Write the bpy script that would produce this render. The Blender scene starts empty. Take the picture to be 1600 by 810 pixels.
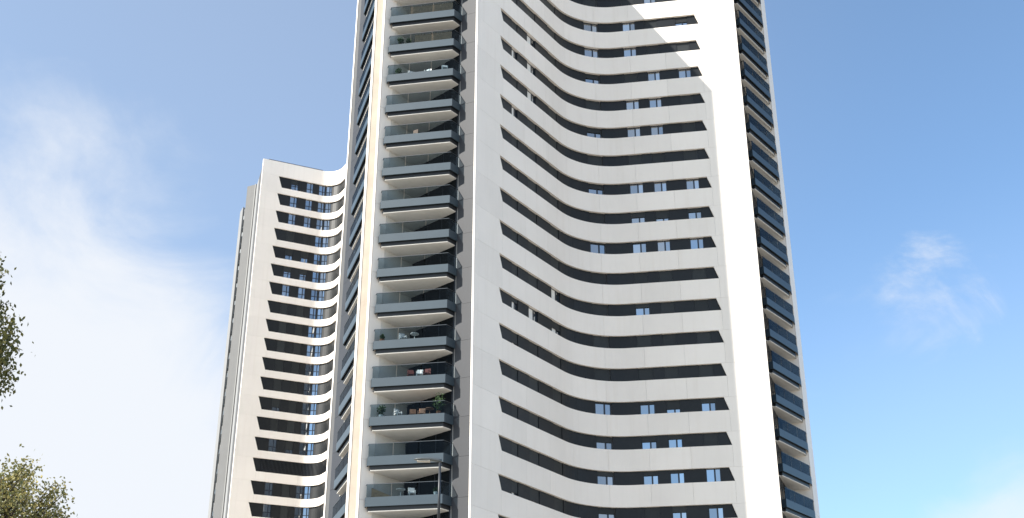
import bpy, bmesh, math, random
from mathutils import Vector, Matrix, noise
R = math.radians
random.seed(7)
scene = bpy.context.scene
COL = scene.collection

# ------------------------------------------------------------------ camera
EYE = 1.6
cam_d = bpy.data.cameras.new('camera'); cam = bpy.data.objects.new('camera', cam_d); COL.objects.link(cam)
cam.location = (0, 0, EYE); cam.rotation_euler = (R(90 + 25.107), 0, 0)
cam_d.sensor_width = 36; cam_d.lens = 36 * 1901.3 / 1600; cam_d.clip_start = .1; cam_d.clip_end = 8000
scene.camera = cam

# ------------------------------------------------------------------ sky, sun, exposure
SUN_AZ, SUN_EL = 241.6, 37.7            # azimuth clockwise from +Y
world = bpy.data.worlds.new('World'); scene.world = world; world.use_nodes = True
nt = world.node_tree; N = nt.nodes; LK = nt.links
bg = N['Background']; bg.inputs[1].default_value = .112
sky = N.new('ShaderNodeTexSky'); sky.sky_type = 'NISHITA'; sky.sun_disc = False
sky.sun_elevation = R(SUN_EL); sky.sun_rotation = R(SUN_AZ)
sky.altitude = 650; sky.air_density = .74; sky.dust_density = 1.9; sky.ozone_density = 1.2
tc = N.new('ShaderNodeTexCoord')
def mth(op, a, b=None, c=None):
    m = N.new('ShaderNodeMath'); m.operation = op
    for i, v in enumerate((a, b, c)):
        if v is None: continue
        if isinstance(v, (int, float)): m.inputs[i].default_value = v
        else: LK.new(v, m.inputs[i])
    return m.outputs[0]
def sky_noise(scale, detail, rough, dist, off):
    mp = N.new('ShaderNodeMapping'); mp.inputs['Location'].default_value = off; mp.inputs['Scale'].default_value = (1, 1, 1.5)
    LK.new(tc.outputs['Generated'], mp.inputs[0])
    n = N.new('ShaderNodeTexNoise'); n.inputs['Scale'].default_value = scale; n.inputs['Detail'].default_value = detail
    n.inputs['Roughness'].default_value = rough; n.inputs['Distortion'].default_value = dist
    LK.new(mp.outputs[0], n.inputs['Vector']); return n.outputs['Fac']
def bank(direction, inner, outer):      # soft region of sky round a direction, where a cloud bank stands
    d = Vector(direction).normalized()
    v = N.new('ShaderNodeVectorMath'); v.operation = 'DOT_PRODUCT'
    LK.new(tc.outputs['Generated'], v.inputs[0]); v.inputs[1].default_value = d
    mr = N.new('ShaderNodeMapRange'); mr.interpolation_type = 'SMOOTHERSTEP'
    mr.inputs['From Min'].default_value = math.cos(R(outer)); mr.inputs['From Max'].default_value = math.cos(R(inner))
    LK.new(v.outputs['Value'], mr.inputs['Value']); return mr.outputs[0]
def dir_of(az, el): return (math.sin(R(az)) * math.cos(R(el)), math.cos(R(az)) * math.cos(R(el)), math.sin(R(el)))
big = sky_noise(2.2, 9, .56, .35, (3.1, .4, 1.7))
fine = sky_noise(6.5, 12, .6, .9, (.2, 5.3, 2.2))
b = mth('ADD', mth('MULTIPLY', bank(dir_of(-28, 6), 8, 29), .66), mth('MULTIPLY', bank(dir_of(24.5, 9), 2.5, 8), .42))
b = mth('ADD', b, mth('MULTIPLY', mth('MULTIPLY', bank(dir_of(21.2, 22.4), .2, 4.4), mth('MAXIMUM', mth('SUBTRACT', fine, .40), 0)), .95))
b = mth('ADD', b, mth('MULTIPLY', bank(dir_of(-120, 14), 10, 60), .35))
b = mth('ADD', b, mth('MULTIPLY', bank(dir_of(150, 30), 15, 75), .34))  # unseen clouds behind the camera, added to brighten and neutralise facade shade
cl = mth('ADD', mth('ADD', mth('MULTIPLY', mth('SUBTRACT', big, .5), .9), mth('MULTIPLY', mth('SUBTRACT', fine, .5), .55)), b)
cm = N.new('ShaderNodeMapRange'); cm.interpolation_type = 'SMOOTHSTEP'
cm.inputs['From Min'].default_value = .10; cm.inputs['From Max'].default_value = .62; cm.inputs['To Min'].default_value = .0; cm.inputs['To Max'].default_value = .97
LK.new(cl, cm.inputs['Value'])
mix = N.new('ShaderNodeMix'); mix.data_type = 'RGBA'
tn = N.new('ShaderNodeMix'); tn.data_type = 'RGBA'; tn.blend_type = 'MULTIPLY'; tn.inputs['Factor'].default_value = 1
LK.new(sky.outputs[0], tn.inputs['A']); tn.inputs['B'].default_value = (.78, 1.01, 1.05, 1)      # clear, slightly cyan air
veil = mth('ADD', mth('ADD', .07, mth('MULTIPLY', bank(dir_of(-40, 30), 8, 55), .20)), mth('MULTIPLY', bank(dir_of(25, 3), 4, 26), .16))   # thin high haze
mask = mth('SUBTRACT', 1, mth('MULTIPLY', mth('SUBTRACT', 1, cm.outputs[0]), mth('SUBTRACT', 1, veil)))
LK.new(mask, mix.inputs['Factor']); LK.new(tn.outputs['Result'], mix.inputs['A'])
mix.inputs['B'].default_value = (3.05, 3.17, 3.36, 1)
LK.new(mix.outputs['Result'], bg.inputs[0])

sun_d = bpy.data.lights.new('sun', 'SUN'); sun = bpy.data.objects.new('sun', sun_d); COL.objects.link(sun)
sun_d.energy = 3.6; sun_d.angle = R(.53); sun_d.color = (1, .95, .87)
to_sun = Vector(dir_of(SUN_AZ, SUN_EL))
sun.rotation_euler = to_sun.to_track_quat('Z', 'Y').to_euler(); sun.location = (-200, -150, 200)

scene.view_settings.view_transform = 'Standard'; scene.view_settings.look = 'None'
scene.view_settings.gamma = 1; scene.view_settings.exposure = 1.4
scene.view_settings.use_curve_mapping = False
scene.cycles.max_bounces = 8; scene.cycles.transparent_max_bounces = 16

# ------------------------------------------------------------------ materials
MATS = {}
def mat(name, col, rough=.6, metal=0, var=0., vscale=.3, tint=0., bump=0., bscale=20, spec=.5, coat=0., streak=0.):
    m = bpy.data.materials.new(name); m.use_nodes = True; MATS[name] = m
    t = m.node_tree; n = t.nodes; L = t.links; p = n['Principled BSDF']
    p.inputs['Roughness'].default_value = rough; p.inputs['Metallic'].default_value = metal
    p.inputs['Specular IOR Level'].default_value = spec; p.inputs['Coat Weight'].default_value = coat
    c = n.new('ShaderNodeRGB'); c.outputs[0].default_value = (*col, 1); out = c.outputs[0]
    g = n.new('ShaderNodeNewGeometry')
    def scaled(sock, fac_sock, lo, hi):
        mr = n.new('ShaderNodeMapRange'); mr.inputs['To Min'].default_value = lo; mr.inputs['To Max'].default_value = hi
        L.new(fac_sock, mr.inputs['Value'])
        v = n.new('ShaderNodeVectorMath'); v.operation = 'SCALE'; L.new(sock, v.inputs[0]); L.new(mr.outputs[0], v.inputs['Scale'])
        return v.outputs[0], mr
    if var:
        nz = n.new('ShaderNodeTexNoise'); nz.inputs['Scale'].default_value = vscale; nz.inputs['Detail'].default_value = 8; nz.inputs['Roughness'].default_value = .6
        L.new(g.outputs['Position'], nz.inputs['Vector'])
        out, mr = scaled(out, nz.outputs['Fac'], 1 - var, 1 + var); mr.inputs['From Min'].default_value = .3; mr.inputs['From Max'].default_value = .7
    if streak:
        mp = n.new('ShaderNodeMapping'); mp.inputs['Scale'].default_value = (2.2, 2.2, .12); L.new(g.outputs['Position'], mp.inputs[0])
        nz = n.new('ShaderNodeTexNoise'); nz.inputs['Scale'].default_value = 1.; nz.inputs['Detail'].default_value = 6
        L.new(mp.outputs[0], nz.inputs['Vector'])
        mr = n.new('ShaderNodeMapRange'); mr.inputs['From Min'].default_value = .52; mr.inputs['From Max'].default_value = .75; mr.inputs['To Max'].default_value = streak
        L.new(nz.outputs['Fac'], mr.inputs['Value'])
        mx = n.new('ShaderNodeMix'); mx.data_type = 'RGBA'; L.new(mr.outputs[0], mx.inputs['Factor']); L.new(out, mx.inputs['A'])
        mx.inputs['B'].default_value = (col[0] * .72, col[1] * .66, col[2] * .58, 1); out = mx.outputs['Result']
    if tint:
        oi = n.new('ShaderNodeObjectInfo'); out, _ = scaled(out, oi.outputs['Random'], 1 - tint, 1 + tint)
    L.new(out, p.inputs['Base Color'])
    if bump:
        nz = n.new('ShaderNodeTexNoise'); nz.inputs['Scale'].default_value = bscale; nz.inputs['Detail'].default_value = 5
        L.new(g.outputs['Position'], nz.inputs['Vector'])
        bp = n.new('ShaderNodeBump'); bp.inputs['Strength'].default_value = bump; bp.inputs['Distance'].default_value = .02
        L.new(nz.outputs['Fac'], bp.inputs['Height']); L.new(bp.outputs[0], p.inputs['Normal'])
    return m
mat('white_panel', (.84, .775, .705), .55, var=.035, vscale=.22, tint=.03, bump=.15, bscale=14, streak=.13)
mat('core', (.25, .25, .25), .8, var=.05)
mat('grey_wall', (.036, .038, .044), .62, var=.06, tint=.05, spec=.36)
mat('end_grey', (.105, .105, .107), .7, var=.06, vscale=.3, streak=.2, spec=.2)
mat('grey_light', (.22, .217, .213), .65, var=.05, tint=.03, streak=.12)
mat('grey_pier', (.15, .15, .15), .7, var=.05, streak=.15, spec=.2)
mat('cream', (.45, .375, .295), .6, var=.12, vscale=.5, streak=.3)
mat('soffit_paint', (.77, .74, .69), .7, var=.05, vscale=1.2, tint=.03)
mat('dark_panel', (.011, .013, .015), .45, var=.12, vscale=1.5, tint=.2, spec=.3)
mat('shutter', (.020, .023, .024), .45, var=.08, vscale=2, tint=.3, spec=.3)
mat('frame_dark', (.012, .018, .03), .35)
mat('slate', (.036, .056, .073), .42, metal=0, var=.06, vscale=1.2, tint=.05)
mat('dark_metal', (.02, .023, .028), .45)
mat('rail_metal', (.10, .11, .12), .35, metal=.7)
mat('curtain', (.72, .70, .66), .85, var=.06, vscale=3)
mat('lamp_metal', (.11, .12, .12), .4, metal=.5, var=.1, vscale=2)
mat('lens', (.34, .31, .26), .25)
mat('bark', (.09, .07, .05), .9, var=.3, vscale=5, bump=.6)
mat('reed', (.24, .16, .10), .8, var=.3, vscale=6)
mat('wood', (.22, .11, .06), .6, var=.25, vscale=5)
mat('white_plastic', (.75, .75, .74), .4)
mat('terracotta', (.42, .17, .09), .8, var=.1, vscale=8)
mat('red_fabric', (.20, .06, .05), .8)
mat('ground', (.33, .30, .255), .95, var=.25, vscale=.06, bump=.4, bscale=3)
def leaf_mat(name, c1, c2):
    m = mat(name, c1, .55); t = m.node_tree; n = t.nodes; L = t.links; p = n['Principled BSDF']
    g = n.new('ShaderNodeNewGeometry'); cr = n.new('ShaderNodeValToRGB')
    cr.color_ramp.elements[0].color = (*c1, 1); cr.color_ramp.elements[1].color = (*c2, 1)
    L.new(g.outputs['Random Per Island'], cr.inputs[0]); L.new(cr.outputs[0], p.inputs['Base Color'])
    tr = n.new('ShaderNodeBsdfTranslucent'); L.new(cr.outputs[0], tr.inputs['Color'])
    ms = n.new('ShaderNodeMixShader'); ms.inputs[0].default_value = .3
    L.new(p.outputs[0], ms.inputs[1]); L.new(tr.outputs[0], ms.inputs[2]); L.new(ms.outputs[0], n['Material Output'].inputs['Surface'])
leaf_mat('leaf_olive', (.07, .085, .022), (.20, .18, .045))
leaf_mat('leaf_yellow', (.10, .12, .045), (.40, .33, .11))
leaf_mat('leaf_green', (.03, .07, .02), (.07, .13, .04))
def glass_mirror(name, col, rough):     # coated window glass over a dark room
    m = mat(name, (.012, .016, .02), rough); t = m.node_tree; n = t.nodes; L = t.links; p = n['Principled BSDF']
    gl = n.new('ShaderNodeBsdfGlossy'); gl.inputs['Color'].default_value = (*col, 1); gl.inputs['Roughness'].default_value = rough
    oi = n.new('ShaderNodeObjectInfo'); mr = n.new('ShaderNodeMapRange')
    mr.inputs['To Min'].default_value = .30; mr.inputs['To Max'].default_value = .52; L.new(oi.outputs['Random'], mr.inputs['Value'])
    ms = n.new('ShaderNodeMixShader'); L.new(mr.outputs[0], ms.inputs[0])
    L.new(p.outputs[0], ms.inputs[1]); L.new(gl.outputs[0], ms.inputs[2]); L.new(ms.outputs[0], n['Material Output'].inputs['Surface'])
glass_mirror('window_glass', (.85, .93, 1.0), .02)
def glass_door(name):
    m = mat(name, (.006, .009, .012), .06, spec=.08)
glass_door('door_glass')
def clear_glass(name, tint):
    m = bpy.data.materials.new(name); m.use_nodes = True; MATS[name] = m
    t = m.node_tree; n = t.nodes; L = t.links; n.remove(n['Principled BSDF'])
    tr = n.new('ShaderNodeBsdfTransparent'); tr.inputs[0].default_value = (*tint, 1)
    gl = n.new('ShaderNodeBsdfGlossy'); gl.inputs['Roughness'].default_value = .03; gl.inputs['Color'].default_value = (.9, .95, 1, 1)
    fr = n.new('ShaderNodeFresnel'); fr.inputs[0].default_value = 1.38
    ms = n.new('ShaderNodeMixShader'); hf = n.new('ShaderNodeMath'); hf.operation = 'MULTIPLY'; hf.inputs[1].default_value = .22; L.new(fr.outputs[0], hf.inputs[0]); L.new(hf.outputs[0], ms.inputs[0]); L.new(tr.outputs[0], ms.inputs[1]); L.new(gl.outputs[0], ms.inputs[2])
    L.new(ms.outputs[0], n['Material Output'].inputs['Surface'])
clear_glass('rail_glass', (.62, .68, .71)); clear_glass('smoked_glass', (.30, .35, .38))

# ------------------------------------------------------------------ mesh helpers
def mesh(name, verts, faces, m, smooth=False):
    me = bpy.data.meshes.new(name); me.from_pydata([tuple(v) for v in verts], [], faces); me.materials.append(MATS[m])
    bm = bmesh.new(); bm.from_mesh(me); bmesh.ops.recalc_face_normals(bm, faces=bm.faces); bm.to_mesh(me); bm.free()
    if smooth:
        for p in me.polygons: p.use_smooth = True
    return me
def obj(name, me, parent=None, loc=(0, 0, 0), rz=0.):
    o = bpy.data.objects.new(name, me); COL.objects.link(o); o.location = loc; o.rotation_euler = (0, 0, rz)
    if parent: o.parent = parent
    return o
def empty(name, loc, label, cat, group=None, rz=0.):
    o = bpy.data.objects.new(name, None); COL.objects.link(o); o.location = loc; o.rotation_euler = (0, 0, rz)
    o['label'] = label; o['category'] = cat
    if group: o['group'] = group
    return o
def box_vf(x0, x1, y0, y1, z0, z1):
    v = [(x, y, z) for x in (x0, x1) for y in (y0, y1) for z in (z0, z1)]
    return v, [(0, 1, 3, 2), (4, 6, 7, 5), (0, 4, 5, 1), (2, 3, 7, 6), (0, 2, 6, 4), (1, 5, 7, 3)]
class MB:
    def __init__(s): s.v = []; s.f = []
    def add(s, vf):
        v, f = vf; k = len(s.v); s.v += [tuple(q) for q in v]; s.f += [tuple(i + k for i in q) for q in f]; return s
    def box(s, *a): return s.add(box_vf(*a))
    def tube(s, pts, radii, n=8):
        rings = []; k = len(s.v); pts = [Vector(p) for p in pts]
        for i, p in enumerate(pts):
            d = (pts[min(i + 1, len(pts) - 1)] - pts[max(i - 1, 0)]).normalized()
            a = d.orthogonal().normalized() if abs(d.z) > .9 else d.cross(Vector((0, 0, 1))).normalized(); b2 = d.cross(a)
            for j in range(n):
                t = 2 * math.pi * j / n; s.v.append(tuple(p + (a * math.cos(t) + b2 * math.sin(t)) * radii[i]))
        for i in range(len(pts) - 1):
            for j in range(n):
                s.f.append((k + i * n + j, k + i * n + (j + 1) % n, k + (i + 1) * n + (j + 1) % n, k + (i + 1) * n + j))
        s.f.append(tuple(k + j for j in range(n))[::-1]); s.f.append(tuple(k + (len(pts) - 1) * n + j for j in range(n)))
        return s
    def mesh(s, name, m, smooth=False): return mesh(name, s.v, s.f, m, smooth)
def prism_vf(pts, z0, z1):              # plan polygon extruded
    n = len(pts); v = [(x, y, z0) for x, y in pts] + [(x, y, z1) for x, y in pts]
    f = [(i, (i + 1) % n, n + (i + 1) % n, n + i) for i in range(n)] + [tuple(range(n))[::-1], tuple(range(n, 2 * n))]
    return v, f
def offset_line(pts, d):                # open polyline moved to its left side by d (mitred)
    P = [Vector(p) for p in pts]; out = []
    for i, p in enumerate(P):
        ns = []
        if i > 0: t = (P[i] - P[i - 1]).normalized(); ns.append(Vector((-t.y, t.x)))
        if i < len(P) - 1: t = (P[i + 1] - P[i]).normalized(); ns.append(Vector((-t.y, t.x)))
        if len(ns) == 1: out.append(tuple(p + ns[0] * d))
        else:
            m = (ns[0] + ns[1]).normalized(); out.append(tuple(p + m * (d / max(.35, m.dot(ns[0])))))
    return out
def band_vf(pts, d0, d1, z0, z1):       # wall along an open polyline, between two offsets
    return prism_vf(offset_line(pts, d0) + offset_line(pts, d1)[::-1], z0, z1)

class Path:                             # left straight, fillet, right straight, walked from left to right
    def __init__(s, A, S, B, r, seg=18):
        A, S, B = Vector(A), Vector(S), Vector(B); d1 = (S - A).normalized(); d2 = (B - S).normalized()
        s.d1, s.d2, s.A, s.B = d1, d2, A, B; s.a1 = math.atan2(d1.y, d1.x); s.a2 = math.atan2(d2.y, d2.x)
        turn = s.a1 - s.a2; k = r * math.tan(turn / 2); s.L1 = (S - A).length - k; s.La = r * turn; s.L3 = (B - S).length - k
        s.r = r; n1 = Vector((d1.y, -d1.x)); s.T1 = A + d1 * s.L1; s.c = s.T1 + n1 * r; s.len = s.L1 + s.La + s.L3; s.T2 = S + d2 * k
        s.seg = seg
    def at(s, q):                       # point, heading
        if q <= s.L1: return s.A + s.d1 * q, s.a1
        if q >= s.L1 + s.La: return s.T2 + s.d2 * (q - s.L1 - s.La), s.a2
        a = s.a1 - (q - s.L1) / s.r; return s.c + Vector((-math.sin(a), math.cos(a))) * s.r, a
    def pt(s, q, d):                    # d > 0 is into the building
        p, a = s.at(q); return p.x - math.sin(a) * d, p.y + math.cos(a) * d
    def samples(s, q0, q1):
        qs = [q0, q1] + [s.L1 + s.La * i / s.seg for i in range(s.seg + 1)]
        return sorted(set(round(q, 5) for q in qs if q0 - 1e-6 <= q <= q1 + 1e-6))
    def band(s, q0, q1, d0, d1, z0, z1):
        qs = s.samples(q0, q1); n = len(qs); v = []
        for q in qs:
            for d in (d0, d1):
                x, y = s.pt(q, d); v += [(x, y, z0), (x, y, z1)]
        f = []
        for i in range(n - 1):
            a, c = 4 * i, 4 * i + 4
            f += [(a, c, c + 1, a + 1), (a + 2, a + 3, c + 3, c + 2), (a, a + 2, c + 2, c), (a + 1, c + 1, c + 3, a + 3)]
        f += [(0, 1, 3, 2), (4 * n - 4, 4 * n - 2, 4 * n - 1, 4 * n - 3)]
        return v, f
    def poly(s, sz, d0, d1):            # flat polygon of (distance, height) pairs on one straight
        n = len(sz); v = [(*s.pt(q, d0), z) for q, z in sz] + [(*s.pt(q, d1), z) for q, z in sz]
        f = [(i, (i + 1) % n, n + (i + 1) % n, n + i) for i in range(n)] + [tuple(range(n))[::-1], tuple(range(n, 2 * n))]
        return v, f
    def find(s, x):                     # distance along at a given x
        lo, hi = 0., s.len
        for _ in range(50):
            m = (lo + hi) / 2
            if s.pt(m, 0)[0] < x: lo = m
            else: hi = m
        return lo
    def find_dir(s, fx):                # distance along where x / y reaches fx
        lo, hi = 0., s.len
        for _ in range(50):
            m = (lo + hi) / 2; x, y = s.pt(m, 0)
            if x / y < fx: lo = m
            else: hi = m
        return lo

FLOOR = 3.1
# ------------------------------------------------------------------ ground
g = obj('ground', mesh('ground', *prism_vf([(-3000, -3000), (3000, -3000), (3000, 3000), (-3000, 3000)], -.5, 0), 'ground')); g['kind'] = 'structure'

# ------------------------------------------------------------------ shared part builders
def make_window(parent, P, q, w, z0, z1, opened, depth, cache, key, transom=None, curtain=False, layout=(.58,)):
    """frame > panes, shutter; set into the ribbon at distance q along path P. heights are relative to the ribbon floor"""
    (p, a) = P.at(q); loc = (p.x, p.y, z0); h = z1 - z0; fr = .06
    if key not in cache:
        b = MB(); y0, y1 = depth, depth + .09
        b.box(-w / 2, w / 2, y0, y1, 0, fr).box(-w / 2, w / 2, y0, y1, h - fr, h)
        b.box(-w / 2, -w / 2 + fr, y0, y1, fr, h - fr).box(w / 2 - fr, w / 2, y0, y1, fr, h - fr)
        xs = [-w / 2 + fr]
        for c in layout:
            xm = -w / 2 + w * c; b.box(xm - .07, xm + .07, y0 + .002, y1, fr, h - fr); xs += [xm - .07, xm + .07]
        xs.append(w / 2 - fr)
        panes = []
        zs = [fr, h - fr]
        if transom:
            zm = h * transom
            for i in range(0, len(xs), 2): b.box(xs[i], xs[i + 1], y0 + .004, y1, zm - .05, zm + .05)
            zs = [fr, zm - .05, zm + .05, h - fr]
        for i in range(0, len(xs), 2):
            for j in range(0, len(zs), 2):
                cx, cz = (xs[i] + xs[i + 1]) / 2, (zs[j] + zs[j + 1]) / 2; hw, hh = (xs[i + 1] - xs[i]) / 2, (zs[j + 1] - zs[j]) / 2
                panes.append(((cx, depth + .055, cz), MB().box(-hw, hw, -.01, .01, -hh, hh).mesh('pane', 'window_glass')))
        sh = MB().box(-w / 2 + .01, w / 2 - .01, depth - .05, depth - .012, -h + .005, 0).mesh('shutter', 'shutter')
        cu = MB().box(-w / 2 + fr, w / 2 - w * .38, depth + .03, depth + .04, fr, h - fr).mesh('curtain', 'curtain')
        cache[key] = (b.mesh('window', 'frame_dark'), panes, sh, cu)
    fm, panes, sh, cu = cache[key]
    o = obj('window', fm, parent, loc, a)
    for (c, me) in panes:
        pn = obj('pane', me, o, c); pn.rotation_euler = (random.gauss(0, .006), 0, random.gauss(0, .008))
    if curtain: obj('curtain', cu, o)
    if opened < .97:
        s = obj('shutter', sh, o, (0, 0, h)); s.scale = (1, 1, max(.02, 1 - opened))
    return o

def make_balcony(parent, cache, key, line, back, ztop, doors=True):
    """line: outer edge walked left to right; back: the wall points closing the slab. ztop: height of the fascia's top"""
    if key not in cache:
        c = {}
        inn = offset_line(line, .22)
        c['balcony'] = mesh('balcony', *prism_vf(inn + back, -.96, -.12), 'dark_metal')
        c['soffit'] = mesh('soffit', *prism_vf(offset_line(line, .26) + back, -1.03, -.962), 'soffit_paint')
        c['fascia'] = mesh('fascia', *band_vf(line, 0, .09, -.69, 0), 'slate')
        c['deck'] = mesh('deck', *prism_vf(offset_line(line, .095) + back, -.118, -.08), 'grey_light')
        gl = []
        for i in range(len(line) - 1):
            A, B = Vector(line[i]), Vector(line[i + 1]); L = (B - A).length
            if L < .9: continue
            n = max(1, round(L / 2.0)); d = (B - A) / L; nn = Vector((-d.y, d.x))
            for k in range(n):
                a0, a1 = A + d * (L * k / n + .03), A + d * (L * (k + 1) / n - .03)
                q = [a0 + nn * .035, a1 + nn * .035, a1 + nn * .055, a0 + nn * .055]
                gl.append(mesh('glass_panel', *prism_vf([tuple(x) for x in q], .01, .96), 'smoked_glass' if key in ('B', 'R') else 'rail_glass'))
        c['glass'] = gl
        c['rail'] = mesh('handrail', *band_vf(line, .02, .07, .965, 1.0), 'rail_metal')
        cache[key] = c
    c = cache[key]
    o = obj('balcony', c['balcony'], parent, (0, 0, ztop))
    for nm in ('soffit', 'fascia', 'deck'): obj(nm, c[nm], o)
    for me in c['glass']: obj('glass_panel', me, o)
    obj('handrail', c['rail'], o)
    return o

def make_doors(parent, cache, key, A, B, z0, h, n):
    """glazed sliding doors standing on a wall line from A to B"""
    A, B = Vector(A), Vector(B); d = (B - A); L = d.length; a = math.atan2(d.y, d.x)
    if key not in cache:
        b = MB(); w = L / n
        b.box(0, L, -.02, .05, 0, .07).box(0, L, -.02, .05, h - .07, h)
        panes = []
        for i in range(n + 1):
            x = min(max(i * w, .035), L - .035); b.box(x - .035, x + .035, -.018, .048, .07, h - .07)
        for i in range(n):
            panes.append(MB().box(i * w + .04, (i + 1) * w - .04, .0, .02, .07, h - .07).mesh('pane', 'door_glass'))
        cache[key] = (b.mesh('balcony_door', 'frame_dark'), panes)
    fm, panes = cache[key]
    o = obj('balcony_door', fm, parent, (A.x, A.y, z0), a)
    for me in panes: obj('pane', me, o)
    return o

def wall_panel(parent, cache, key, A, B, z0, z1, m, name='wall_panel', t=.06):
    """flat cladding piece along a plan line, proud of the core"""
    k = (key, round(z1 - z0, 3))
    if k not in cache:
        A_, B_ = Vector(A), Vector(B); d = (B_ - A_).normalized(); n = Vector((-d.y, d.x))
        a0, a1 = A_ + d * .006, B_ - d * .006
        cache[k] = mesh(name, *prism_vf([tuple(a0), tuple(a1), tuple(a1 + n * t), tuple(a0 + n * t)], .008, z1 - z0 - .008), m)
    return obj(name, cache[k], parent, (0, 0, z0))

# ------------------------------------------------------------------ near tower
CEN = Vector((3.0, 108.0, 0))
tower = empty('apartment_tower', tuple(CEN), 'tall white apartment tower with long curved dark window ribbons and stacked balconies, nearest building', 'apartment tower')
NT = bpy.data.objects.new('tmp', None)   # placeholder replaced below
C1 = (-3.04, 87.85); S = (6.596, 102.223); C3 = (22.23, 99.59)
FP = Path(C1, S, C3, 5.97)
RIB = 24.53 + EYE                        # top of ribbon 0
HR = 1.2                                 # ribbon height
ROOF = 84.7 + EYE
q_tl, q_bl = FP.find(-1.06), FP.find(-.79)
q_tr, q_br = FP.find(18.29), FP.find(18.70)
N1, N2 = (-11.35, 89.25), (-12.25, 89.35)
EA, BLA, KA, VA, W0 = (-10.45, 89.85), (-9.42, 91.4), (-8.4, 92.75), (-4.42, 88.97), (-3.0, 88.3)
C2 = (-15.5, 99.6)
EB, BLB, WB = (-12.42, 90.6), (-10.75, 91.75), (-14.95, 98.95)
C3b = FP.pt(FP.len, .42); C1b = FP.pt(1.2, .42)
WR0, BLR, ER, NR = (22.15, 100.6), (24.75, 107.5), (26.75, 107.0), (27.55, 108.6)
def near(v): return tuple(v)
def rel(me_vf):                          # world plan -> tower space
    v, f = me_vf; return [(x - CEN.x, y - CEN.y, z) for x, y, z in v], f
# parts are authored in world plan coordinates under an inner offset: shift every child by -CEN
def t_obj(name, me, z=0., parent=None):
    o = obj(name, me, parent or tower, (-CEN.x, -CEN.y, z) if parent is None else (0, 0, z)); return o

cache = {}
# the body: everything behind the skins, from the ground to the roof
core = [FP.pt(q, .42) for q in FP.samples(1.3, FP.len)]
core += [WR0, BLR, ER, NR, (27.9, 112.0), (27.2, 117.5), (12.5, 119.5), (7.0, 131.5), (-5.5, 132.5), (-9.5, 128.0), (-6.0, 113.0), (-14.75, 100.1),
         WB, BLB, EB, N2, N1, EA, BLA, KA, VA, W0]
t_obj('wall', mesh('wall', *prism_vf(core, 0, ROOF - 1.2), 'core'))

# white skin of the curved front, floor by floor
J = .005
TH = .36
NMIN, NMAX = -3, 18
njoint = 7
edges = [q_bl + (q_br - q_bl) * i / njoint for i in range(njoint + 1)]
zc = -FLOOR; zb = -HR
bl = MB().add(FP.poly([(.45, zc + J), (q_bl - J, zc + J), (q_bl - J, zb), (q_tl, 0 - J), (.45, 0 - J)], 0, TH)).add(FP.band(0, .45, 0, .15, zc + J, -J))
me_L = bl.mesh('facade_panel', 'white_panel')
me_R = mesh('facade_panel', *FP.poly([(q_br + J, zc + J), (FP.len, zc + J), (FP.len, -J), (q_tr, -J), (q_br + J, zb)], 0, TH), 'white_panel')
me_S = [mesh('spandrel_panel', *FP.band(edges[i] + J, edges[i + 1] - J, 0, TH, zc + J, zb), 'white_panel', False) for i in range(njoint)]
# windows: distance along the front, width, opened share by floor
wx = [(.0043, .9), (.0207, 1.4), (.0408, 1.4), (.0789, 1.45), (.1161, 1.28), (.1384, 1.2), (.1688, 1.22)]
wins = [(FP.find_dir(f), w) for f, w in wx]
OPEN = {18: '0000560', 17: '0000091', 16: '0009904', 15: '0009901', 14: '0905199', 13: '9900991', 12: '0905991', 11: '9000000', 10: '0005999', 9: '0000536', 8: '0008899',
        7: '0000001', 6: '0090611', 5: '6940000', 4: '2100000', 3: '1008736', 2: '0005560', 1: '0006679', 0: '2105057', -1: '0004063', -2: '0005580', -3: '0000000'}
DP = .20                                # cladding face behind the skin
ribs = []; prev = q_tl - .3
for q, w in wins: ribs.append((prev, q - w / 2)); prev = q + w / 2
ribs.append((prev, q_br + .3))
me_D = []
for q0, q1 in ribs:
    k = max(1, round((q1 - q0) / 2.2))
    for i in range(k): me_D.append(mesh('dark_panel', *FP.band(q0 + (q1 - q0) * i / k + .008, q0 + (q1 - q0) * (i + 1) / k - .008, DP, DP + .16, zb + .002, -.002), 'dark_panel'))
rail = bpy.data.objects
for n in range(NMIN, NMAX + 1):
    z = RIB + n * FLOOR
    t_obj('facade_panel', me_L, z); t_obj('facade_panel', me_R, z)
    for me in me_S: t_obj('spandrel_panel', me, z)
    for me in me_D: t_obj('dark_panel', me, z)
    for i, (q, w) in enumerate(wins):
        op = int(OPEN.get(n, '0000000')[i]) / 9
        o = make_window(tower, FP, q, w, z - HR + .003, z - .003, op, DP + .10, cache, ('w', i), curtain=(i < 3 and op > .05), layout=(.60,))
        o.location.x -= CEN.x; o.location.y -= CEN.y
# crown of the front above the last ribbon, base below the first
ztop = RIB + NMAX * FLOOR
for i in range(njoint):
    t_obj('parapet_panel', mesh('parapet_panel', *FP.band(edges[i] + J, edges[i + 1] - J, 0, TH, J, ROOF - ztop), 'white_panel'), ztop)
t_obj('parapet_panel', mesh('parapet_panel', *FP.band(0, edges[0] - J, 0, TH, J, ROOF - ztop), 'white_panel'), ztop)
t_obj('parapet_panel', mesh('parapet_panel', *FP.band(edges[-1] + J, FP.len, 0, TH, J, ROOF - ztop), 'white_panel'), ztop)
zbase = RIB + (NMIN - 1) * FLOOR
t_obj('base_wall', mesh('base_wall', *FP.band(0, FP.len, 0, TH, 0, zbase), 'white_panel'))
t_obj('roof_slab', mesh('roof_slab', *prism_vf(core, ROOF - 1.195, ROOF - .9), 'grey_light'))

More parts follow.
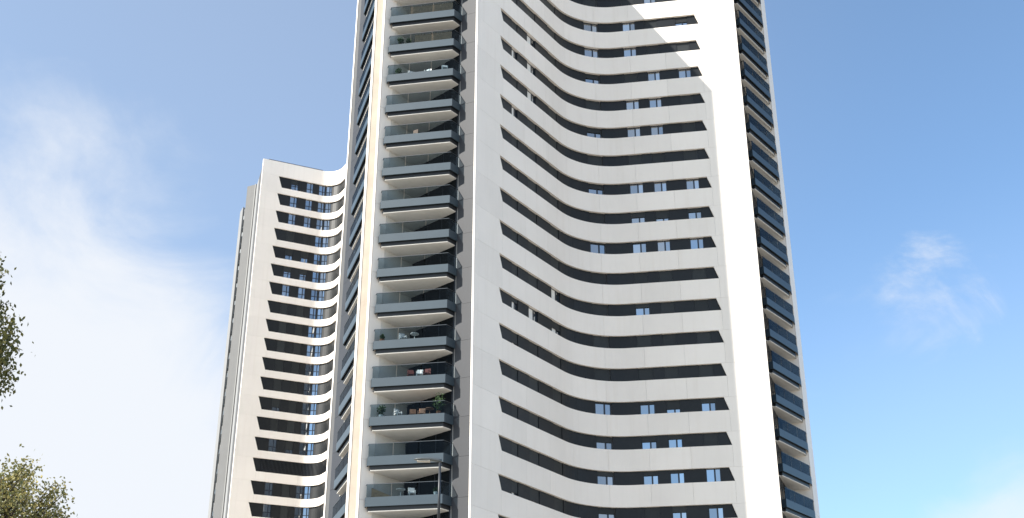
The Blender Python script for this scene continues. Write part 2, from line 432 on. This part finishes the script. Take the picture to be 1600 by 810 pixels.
# bright thin trim on the free end of the front skin
def fin(A, B, name, m, t):              # thin upright blade along a plan line
    t_obj(name, mesh(name, *band_vf([A, B], 0, t, 0, ROOF), m))

# end walls: A (beside the nose, facing the camera), B (left of the nose), R (right wing)
def lerp(A, B, k): return (A[0] + (B[0] - A[0]) * k, A[1] + (B[1] - A[1]) * k)
FASC = 22.25 + EYE
FA = [(-10.98, 89.66), (-10.84, 89.1), (-5.10, 88.05), (-4.42, 88.95)]
FB = [(-14.05, 96.75), (-14.31, 96.2), (-12.62, 91.0), (-12.35, 90.75)]
FR_ = [(22.85, 102.3), (23.2, 101.9), (26.62, 106.35), (26.85, 107.1)]
def wall_pt(A, B, k): return lerp(A, B, k)
KMIN, KMAX = -2, 19
zl = [FASC + k * FLOOR - .12 for k in range(KMIN, KMAX + 1)] + [ROOF - .9]
for k in range(KMIN, KMAX + 1):
    zt = FASC + k * FLOOR; z0 = zt - .12; z1 = min(z0 + FLOOR, ROOF - .9)
    if z1 - z0 < 1.5: continue
    hd = 2.16
    o = make_balcony(tower, cache, 'A', FA, [lerp(VA, KA, .03), lerp(VA, KA, .985), (-9.36, 91.36), lerp(EA, BLA, .04)], zt); o.location.x -= CEN.x; o.location.y -= CEN.y
    o = make_balcony(tower, cache, 'B', FB, [lerp(EB, BLB, .04), lerp(WB, BLB, .985), lerp(WB, BLB, .22)], zt); o.location.x -= CEN.x; o.location.y -= CEN.y
    o = make_balcony(tower, cache, 'R', FR_, [lerp(ER, BLR, .04), lerp(WR0, BLR, .985), lerp(WR0, BLR, .22)], zt); o.location.x -= CEN.x; o.location.y -= CEN.y
    # cladding, lifted just off the body
    def clad(key, A, B, mm, nm='wall_panel'):
        d_ = (Vector(B) - Vector(A)).normalized(); nn_ = Vector((d_.y, -d_.x)) * .07
        w_ = wall_panel(tower, cache, key, tuple(Vector(A) + nn_), tuple(Vector(B) + nn_), z0, z1, mm, nm); w_.location.x -= CEN.x; w_.location.y -= CEN.y
    def doors(key, A, B):
        d_ = (Vector(B) - Vector(A)).normalized(); nn_ = Vector((d_.y, -d_.x)) * .06
        w_ = make_doors(tower, cache, ('d', key), tuple(Vector(A) + nn_), tuple(Vector(B) + nn_), z0 + .04, z1 - z0 - .04, 3); w_.location.x -= CEN.x; w_.location.y -= CEN.y
    doors('A', lerp(KA, VA, .03), lerp(KA, VA, .97)); clad('wA', VA, W0, 'grey_wall')
    for key, A, B, m in (('B', WB, BLB, 'grey_wall'), ('R', WR0, BLR, 'end_grey')):
        clad(key + '0', A, lerp(A, B, .26), m); doors(key, lerp(A, B, .26), lerp(A, B, .80)); clad(key + '1', lerp(A, B, .80), B, 'grey_wall')
    for key, A, B in (('stA', EA, BLA), ('stK', BLA, KA), ('stripA', N1, EA), ('stB', BLB, EB), ('stripB', EB, N2), ('stR', BLR, ER), ('stripR', ER, NR)):
        clad(key, A, B, {'stA': 'soffit_paint', 'stK': 'soffit_paint', 'stR': 'white_panel', 'stB': 'grey_wall'}.get(key, 'white_panel'), 'pier_panel')
# the nose pier: cream face between two white edges
d = (Vector(N1) - Vector(N2)).normalized(); nn = Vector((d.y, -d.x))
def nose(a0, a1, out, name, m):
    P = [Vector(N2) + d * a0 + nn * out, Vector(N2) + d * a1 + nn * out, Vector(N2) + d * a1 + nn * .02, Vector(N2) + d * a0 + nn * .02]
    t_obj(name, mesh(name, *prism_vf([tuple(p) for p in P], 0, ROOF), m))
Ln = (Vector(N1) - Vector(N2)).length
nose(.155, Ln - .155, .10, 'nose_pier', 'cream')
nose(-.02, .15, .14, 'edge_trim', 'white_panel'); nose(Ln - .15, Ln + .02, .14, 'edge_trim', 'white_panel')
# left fin, seen end on: white blade, grey flank, solid dark strip standing in for the shadow gap
def up(pts, name, m): t_obj(name, mesh(name, *prism_vf(pts, 0, ROOF), m))
up([(-15.52, 99.60), (-15.40, 99.45), (-15.05, 100.2), (-15.17, 100.35)], 'edge_fin', 'white_panel')
up([(-15.385, 99.50), (-14.98, 99.15), (-14.75, 99.6), (-15.03, 100.15)], 'fin_flank', 'end_grey')
up([(-14.97, 99.2), (-14.80, 98.72), (-14.60, 98.9), (-14.74, 99.5)], 'shadow_gap_strip', 'dark_metal')

# ------------------------------------------------------------------ far tower
CF = Vector((-30, 185, 0))
far = empty('apartment_tower', tuple(CF), 'far white apartment tower with dark window bands, behind the nearest tower on the left', 'apartment tower')
FC1 = (-40.06, 170.88); FS = (-28.888, 176.126 - .15)
FQ = Path(FC1, FS, (-17.5, 156.0), 2.6, 12)
FTOP = 98.0 + EYE; FR0 = 95.4 + EYE; FH = 2.0
fz = [FR0 - 3.1 * m for m in range(15)] + [48.87 + EYE, 45.49 + EYE, 42.32 + EYE, 39.2 + EYE, 36.1 + EYE, 33. + EYE]
f_tl, f_bl = FQ.find(-37.60), FQ.find(-37.02)
f_end = FQ.len
def f_obj(name, me, z=0.): return obj(name, me, far, (-CF.x, -CF.y, z))
fcore = [FQ.pt(q, .42) for q in FQ.samples(.3, f_end)] + [(-12, 170), (-12, 196), (-30, 205), (-47.4, 190.4), (-46.6, 188.0), (-44.2, 187.0), (-43.6, 181.2), (-44.4, 180.3), (-42.85, 179.6)]
f_obj('wall', mesh('wall', *prism_vf(fcore, 0, FTOP - .3), 'core'))
fx_w = [(-.2026, 1.15), (-.1882, 1.1), (-.1768, 1.0), (-.1708, .9)]
fw = [(FQ.find_dir(v), w) for v, w in fx_w]
FOPEN = ['59 99', '9999', '9999', '0099', '4499', '5599', '9999', '0099', '0099', '0099', '0099', '0099', '3099', '1099', '9399', None, '9099', '9099', '0099', '0099']
FOPEN[0] = '5999'
fj = [f_bl + (f_end - f_bl) * i / 5 for i in range(6)]
fribs = []; prev = f_tl - .3
for q, w in fw: fribs.append((prev, q - w / 2)); prev = q + w / 2
fribs.append((prev, f_end))
fme_D = []
for q0, q1 in fribs:
    k = max(1, round((q1 - q0) / 2.2))
    for i in range(k): fme_D.append(mesh('dark_panel', *FQ.band(q0 + (q1 - q0) * i / k + .01, q0 + (q1 - q0) * (i + 1) / k - .01, DP, DP + .16, -FH + .002, -.002), 'dark_panel'))
fcache = {}
for m in range(len(fz) - 1):
    z = fz[m]; zn = fz[m + 1]; dz = z - zn
    key = round(dz, 2)
    if key not in fcache:
        fcache[key] = [mesh('spandrel_panel', *FQ.band(fj[i] + J, fj[i + 1] - J, 0, TH, -dz, -FH), 'white_panel') for i in range(5)]
        fcache[key].append(mesh('facade_panel', *FQ.poly([(0, -dz + J), (f_tl, -dz + J), (f_bl - J, -dz + J), (f_bl - J, -FH), (f_tl, -J), (0, -J)], 0, TH), 'white_panel'))
    # the strip between one ribbon's foot and the next ribbon's head
    for me in fcache[key]: f_obj(me.name.split('.')[0], me, z)
    if FOPEN[min(m, 19)] is None:
        b = MB()
        for i in range(62):
            q = f_tl + 1.4 + i * .2
            p, a = FQ.at(q); c, s_ = math.cos(a), math.sin(a)
            for (d0, d1) in ((.10, .26),):
                pts = [FQ.pt(q, d0), FQ.pt(q + .06, d0), FQ.pt(q + .06, d1), FQ.pt(q, d1)]
                b.add(prism_vf(pts, -FH + .02, -.02))
        lo = f_obj('louvre', b.mesh('louvre', 'dark_metal'), z); lo['kind'] = 'stuff'
        f_obj('louvre_backing', mesh('louvre_backing', *FQ.band(f_tl - .3, f_end, .3, .36, -FH + .002, -.002), 'dark_panel'), z)
        continue
    for me in fme_D: f_obj('dark_panel', me, z)
    for i, (q, w) in enumerate(fw):
        op = int(FOPEN[min(m, 19)][i]) / 9
        o = make_window(far, FQ, q, w, z - FH + .003, z - .003, op, DP + .08, cache, ('fw', i), transom=.42, layout=(.62,))
        o.location.x -= CF.x; o.location.y -= CF.y
for i in range(5): f_obj('parapet_panel', mesh('parapet_panel', *FQ.band(fj[i] + J, fj[i + 1] - J, 0, TH, J, FTOP - FR0), 'white_panel'), FR0)
f_obj('parapet_panel', mesh('parapet_panel', *FQ.band(0, f_bl - J, 0, TH, J, FTOP - FR0), 'white_panel'), FR0)
f_obj('coping', mesh('coping', *FQ.band(.9, FQ.L1, .05, .3, FTOP - FR0 + .004, FTOP - FR0 + .14), 'dark_metal'), FR0)
f_obj('base_wall', mesh('base_wall', *FQ.band(0, f_end, 0, TH, 0, fz[-1]), 'white_panel'))
f_obj('end_wall', mesh('end_wall', *band_vf([(-42.75, 179.45), (-40.0, 171.2)], 0, .2, 0, FTOP - .25), 'end_grey'))
f_obj('pier', mesh('pier', *prism_vf([(-44.5, 180.2), (-42.95, 179.45), (-42.7, 180.6), (-44.1, 181.0)], 0, FTOP - .1), 'grey_pier'))
f_obj('edge_trim', mesh('edge_trim', *prism_vf([(-43.05, 179.35), (-42.9, 179.3), (-42.75, 179.6), (-42.95, 179.7)], 0, FTOP - .05), 'grey_light'))
f_obj('edge_fin', mesh('edge_fin', *prism_vf([(-47.65, 189.7), (-46.75, 187.8), (-46.2, 188.6), (-47.0, 190.6)], 0, FTOP), 'grey_light'))
for m in range(20):
    zz = fz[m] - 2.2
    o = make_balcony(far, cache, 'F', [(-46.3, 187.6), (-46.45, 187.3), (-45.05, 181.9), (-44.6, 181.7)], [(-43.8, 181.6), (-44.3, 186.9)], zz)
    o.location.x -= CF.x; o.location.y -= CF.y

# ------------------------------------------------------------------ things on the balconies
def bal_pt(k, u, v):                    # place on balcony k of wall A: u from left to right, v in from the fascia
    A, B = Vector(FA[1]), Vector(FA[2]); d = (B - A).normalized(); n = Vector((-d.y, d.x)); p = A + d * u + n * v
    return (p.x, p.y, FASC + k * FLOOR - .078)
def chair(k, u, v, rz, m, label):
    t = empty('chair', bal_pt(k, u, v), label, 'chair', rz=rz)
    obj('seat', MB().box(-.24, .24, -.24, .24, .40, .45).mesh('seat', m), t)
    obj('backrest', MB().box(-.24, .24, .20, .24, .50, .90).box(-.24, -.2, .205, .235, .451, .50).box(.2, .24, .205, .235, .451, .50).mesh('backrest', m), t)
    lm = MB().box(-.02, .02, -.02, .02, 0, .399).mesh('leg', m)
    for sx in (-.21, .21):
        for sy in (-.21, .21): obj('leg', lm, t, (sx, sy, 0))
        obj('armrest', MB().box(-.02, .02, -.2, .2, .62, .65).box(-.02, .02, -.2, -.16, .451, .62).mesh('armrest', m), t, (sx * 1.05, 0, 0))
def table(k, u, v, m, label, r=.35):
    t = empty('table', bal_pt(k, u, v), label, 'table')
    n = 14; pts = [(r * math.cos(2 * math.pi * i / n), r * math.sin(2 * math.pi * i / n)) for i in range(n)]
    obj('tabletop', mesh('tabletop', *prism_vf(pts, .70, .73), m), t)
    obj('pedestal', MB().tube([(0, 0, 0), (0, 0, .03), (0, 0, .05), (0, 0, .7)], [.2, .2, .03, .03]).mesh('pedestal', m), t)
def leaf_cluster(b, c, rad, n, size, seed, droop=0.):
    rr = random.Random(seed)
    for _ in range(n):
        p = Vector((rr.gauss(0, 1), rr.gauss(0, 1), rr.gauss(0, 1))).normalized() * rr.random() ** .45
        p = Vector(c) + Vector((p.x * rad[0], p.y * rad[1], p.z * rad[2])); add_leaf(b, p, size * rr.uniform(.7, 1.3), rr, droop)
def add_leaf(b, p, s, rr, droop=0.):
    d = Vector((rr.gauss(0, 1), rr.gauss(0, 1), rr.gauss(0, 1) - droop)).normalized(); w = d.orthogonal().normalized()
    w = Matrix.Rotation(rr.uniform(0, 6.28), 3, d) @ w; u = d * s; w = w * s * .28; k = len(b.v)
    m2 = d.cross(w).normalized() * s * .08
    b.v += [tuple(p), tuple(p + u * .5 + w + m2), tuple(p + u), tuple(p + u * .5 - w + m2)]; b.f.append((k, k + 1, k + 2, k + 3))
def raw_mesh(b, name, m):
    me = bpy.data.meshes.new(name); me.from_pydata(b.v, [], b.f); me.materials.append(MATS[m]); return me
def plant(k, u, v, h, label, seed, potm='terracotta'):
    t = empty('potted_plant', bal_pt(k, u, v), label, 'plant')
    obj('pot', MB().tube([(0, 0, 0), (0, 0, .3), (0, 0, .34)], [.13, .19, .2], 10).mesh('pot', potm), t)
    b = MB(); leaf_cluster(b, (0, 0, .34 + h * .5), (h * .33, h * .33, h * .52), 170, .17, seed)
    obj('foliage', raw_mesh(b, 'foliage', 'leaf_green'), t)
    obj('stem', MB().tube([(0, 0, .3), (0.01, 0, .34 + h * .6)], [.018, .01], 5).mesh('stem', 'bark'), t)
def screen(k, u0, u1, label, m='reed'):
    p = bal_pt(k, u0, .14); A, B = Vector(FA[1]), Vector(FA[2]); a = math.atan2((B - A).y, (B - A).x)
    b = MB(); x = 0
    while x < u1 - u0: b.box(x, x + .055, -.012, .012, 0, .95 + random.uniform(-.06, .06)); x += .062
    b.box(0, u1 - u0, .0125, .025, .3, .33).box(0, u1 - u0, .0125, .025, .75, .78)
    o = obj('reed_screen', b.mesh('reed_screen', m), None, p, a); o['label'] = label; o['category'] = 'screen'
# index k: 14 is the topmost whole balcony in view
screen(14, 1.75, 5.6, 'brown reed screen behind the glass of the topmost whole balcony')
screen(13, 2.3, 5.6, 'brown reed screen beside plants on the second balcony from the top')
plant(13, .9, .5, .75, 'green potted plant at the left end of the second balcony from the top', 31)
plant(13, 1.6, .6, .6, 'smaller green potted plant beside the reed screen, second balcony from the top', 32)
chair(12, 1.9, .8, .4, 'white_plastic', 'white chair left of centre on the third balcony from the top')
chair(12, 3.4, .8, -.4, 'white_plastic', 'white chair at the middle of the third balcony from the top')
plant(12, .8, .7, .8, 'leafy potted plant left of the white chairs, third balcony from the top', 33)
chair(12, 5.0, .45, .2, 'white_plastic', 'white chair at the right end of the third balcony from the top')
chair(10, 2.6, 1.0, 2.6, 'wood', 'brown wooden chair on the fifth balcony from the top')
chair(4, 2.15, .7, .5, 'white_plastic', 'white chair at the middle of the balcony with the terracotta pot')
table(4, 3.1, .7, 'white_plastic', 'low round white table beside a white chair on the balcony')
plant(4, .55, .45, .35, 'terracotta potted plant in the left corner of the white table balcony', 34)
chair(3, 2.9, .7, .2, 'red_fabric', 'red chair left on the balcony with three colourful seats')
chair(3, 3.6, .75, -.1, 'white_plastic', 'white chair between two red chairs on the balcony')
chair(3, 4.2, .65, -.3, 'red_fabric', 'red chair right of the white chair on the balcony')
plant(2, .75, .5, .85, 'bushy green potted plant left on the balcony with wooden furniture', 35, 'white_plastic')
chair(2, 2.0, .8, .7, 'white_plastic', 'cream armchair beside wooden furniture on the balcony with plants at both ends')
chair(2, 3.1, 1.0, .1, 'wood', 'left wooden armchair on the balcony with plants at both ends')
chair(2, 3.8, .95, -.2, 'wood', 'middle wooden armchair on the balcony with plants at both ends')
table(2, 4.5, .75, 'wood', 'round wooden table on the balcony with plants at both ends')
plant(2, 5.3, .35, 1.5, 'tall bushy potted plant at the right corner of the wooden furniture balcony', 36)
plant(0, 5.25, .4, .3, 'small potted plant at the right corner of the lowest balcony in full view', 37, 'white_plastic')
table(0, 2.5, .6, 'white_plastic', 'low white table on the lowest balcony in full view')
chair(0, 3.3, .8, .3, 'white_plastic', 'white chair beside a white table on the lowest balcony in full view')
p0 = bal_pt(0, .35, .25)
o = obj('folded_awning', MB().add(([(0, 0, 0), (1.9, 0, 0), (0, 0, .85), (0, .05, 0), (1.9, .05, 0), (0, .05, .85)], [(0, 1, 2), (3, 5, 4), (0, 3, 4, 1), (1, 4, 5, 2), (2, 5, 3, 0)])).mesh('folded_awning', 'reed'), None, p0, math.atan2(-1.05, 5.71))
o['label'] = 'brown triangular cloth screen at the left end of the lowest balcony in full view'; o['category'] = 'screen'

# ------------------------------------------------------------------ street lamp
def at_px(x, y, D):                     # pixel of the photograph -> point at forward distance D
    f, th = 1901.3, R(25.107); u, v = x - 800, 405 - y; F = f * math.cos(th) - v * math.sin(th); Z = f * math.sin(th) + v * math.cos(th)
    return Vector((u / F * D, D, Z / F * D + EYE))
top = at_px(687.5, 722, 30.0)
lamp = empty('street_lamp', (top.x, top.y, 0), 'tall slim grey street lamp with one flat lamp head pointing left', 'street lamp')
H = top.z
obj('pole', MB().tube([(0, 0, 0), (0, 0, .3), (0, 0, .32), (0, 0, 6.2), (0, 0, 8.3)], [.09, .09, .075, .052, .044], 14).mesh('pole', 'lamp_metal', True), lamp)
obj('pole_sleeve', MB().tube([(0, 0, 8.301), (0, 0, H - .02)], [.037, .033], 12).mesh('pole_sleeve', 'dark_metal', True), lamp)
obj('base_plate', MB().box(-.2, .2, -.2, .2, 0, .025).mesh('base_plate', 'lamp_metal'), lamp)
prof = [(.05, .04, .045), (-.06, .045, .06), (-.22, .10, .055), (-.42, .12, .045), (-.58, .10, .03), (-.66, .05, .015)]
v = []; f = []
for i, (x, w, t) in enumerate(prof):
    zz = H + .02 + .04 * math.sin(min(1, (x * -1) / .3) * 1.2) * (1 if x < 0 else 0)
    for j in range(10):
        a = 2 * math.pi * j / 10; v.append((x, w * math.cos(a), zz + t * math.sin(a) * (1 if math.sin(a) > 0 else .55)))
for i in range(len(prof) - 1):
    for j in range(10): f.append((i * 10 + j, i * 10 + (j + 1) % 10, i * 10 + 10 + (j + 1) % 10, i * 10 + 10 + j))
f += [tuple(range(10))[::-1], tuple(range(50, 60))]
head = obj('lamp_head', mesh('lamp_head', v, f, 'lamp_metal', True), lamp)
obj('lens', MB().add(prism_vf([(-.58, -.07), (-.25, -.085), (-.25, .085), (-.58, .07)], H + .005, H + .035)).mesh('lens', 'lens'), head)

# ------------------------------------------------------------------ trees
def tree(name, base, height, crown, label, leafm, nb, per, size, droop, seed, spread):
    rr = random.Random(seed); t = empty(name, base, label, 'tree')
    cx, cy, cz, rx, ry, rz = crown
    tk = MB(); pts = []; n = 9
    for i in range(n + 1):
        k = i / n; pts.append((cx * k * .6 + math.sin(k * 4 + seed) * .12, cy * k * .6 + math.cos(k * 3.3 + seed) * .1, (cz + rz * .45) * k))
    tk.tube(pts, [.17 * (1 - .86 * i / n) + .012 for i in range(n + 1)], 10)
    obj('trunk', tk.mesh('trunk', 'bark', True), t)
    cr = MB(); lb = MB()
    for i in range(nb):
        # limb tips spread unevenly through the crown's volume
        for _ in range(30):
            p = Vector((rr.uniform(-1, 1), rr.uniform(-1, 1), rr.uniform(-1, 1)))
            if p.length < 1 and (noise.noise(p * 2.1 + Vector((seed, 0, 0))) > -.12 or rr.random() < .2) and (p.length > .35 or rr.random() < .4): break
        tip = Vector((cx + p.x * rx, cy + p.y * ry, cz + p.z * rz))
        st = Vector(pts[min(n, max(2, int(n * (.45 + .5 * (p.z * .5 + .5)))))]); st = Vector(pts[-1]) if st.z > tip.z + 1 and rr.random() < .2 else st
        mid = st.lerp(tip, .55) + Vector((rr.gauss(0, .12), rr.gauss(0, .12), .22))
        lb.tube([st, mid, tip], [.035, .02, .006], 5)
        r = spread * rr.uniform(.6, 1.25)
        for j in range(per):
            a = rr.random()
            c = mid.lerp(tip, .35 + .65 * a) + Vector((rr.gauss(0, r * .5), rr.gauss(0, r * .5), rr.gauss(0, r * .42) - droop * r * .3 * rr.random()))
            add_leaf(cr, c, size * rr.uniform(.7, 1.35), rr, droop)
    obj('limbs', lb.mesh('limbs', 'bark', True), t)
    obj('crown', raw_mesh(cr, 'crown', leafm), t)
    return t
c = at_px(-84, 532, 15.0)
tree('tree', (c.x - .4, 15.3, 0), 9, (.0, -.1, c.z + .25, 1.15, 1.4, 1.55), 'olive green tree with drooping leaves at the left edge, upper of two', 'leaf_olive', 230, 190, .062, .9, 3, .22)
c = at_px(0, 860, 24.0)
tree('tree', (c.x - .9, 24.2, 0), 9, (.25, 0, c.z - .15, 2.15, 2.2, 2.15), 'yellowish leafy tree top in the lower left corner', 'leaf_yellow', 330, 110, .075, .2, 11, .28)
bpy.data.objects.remove(NT)
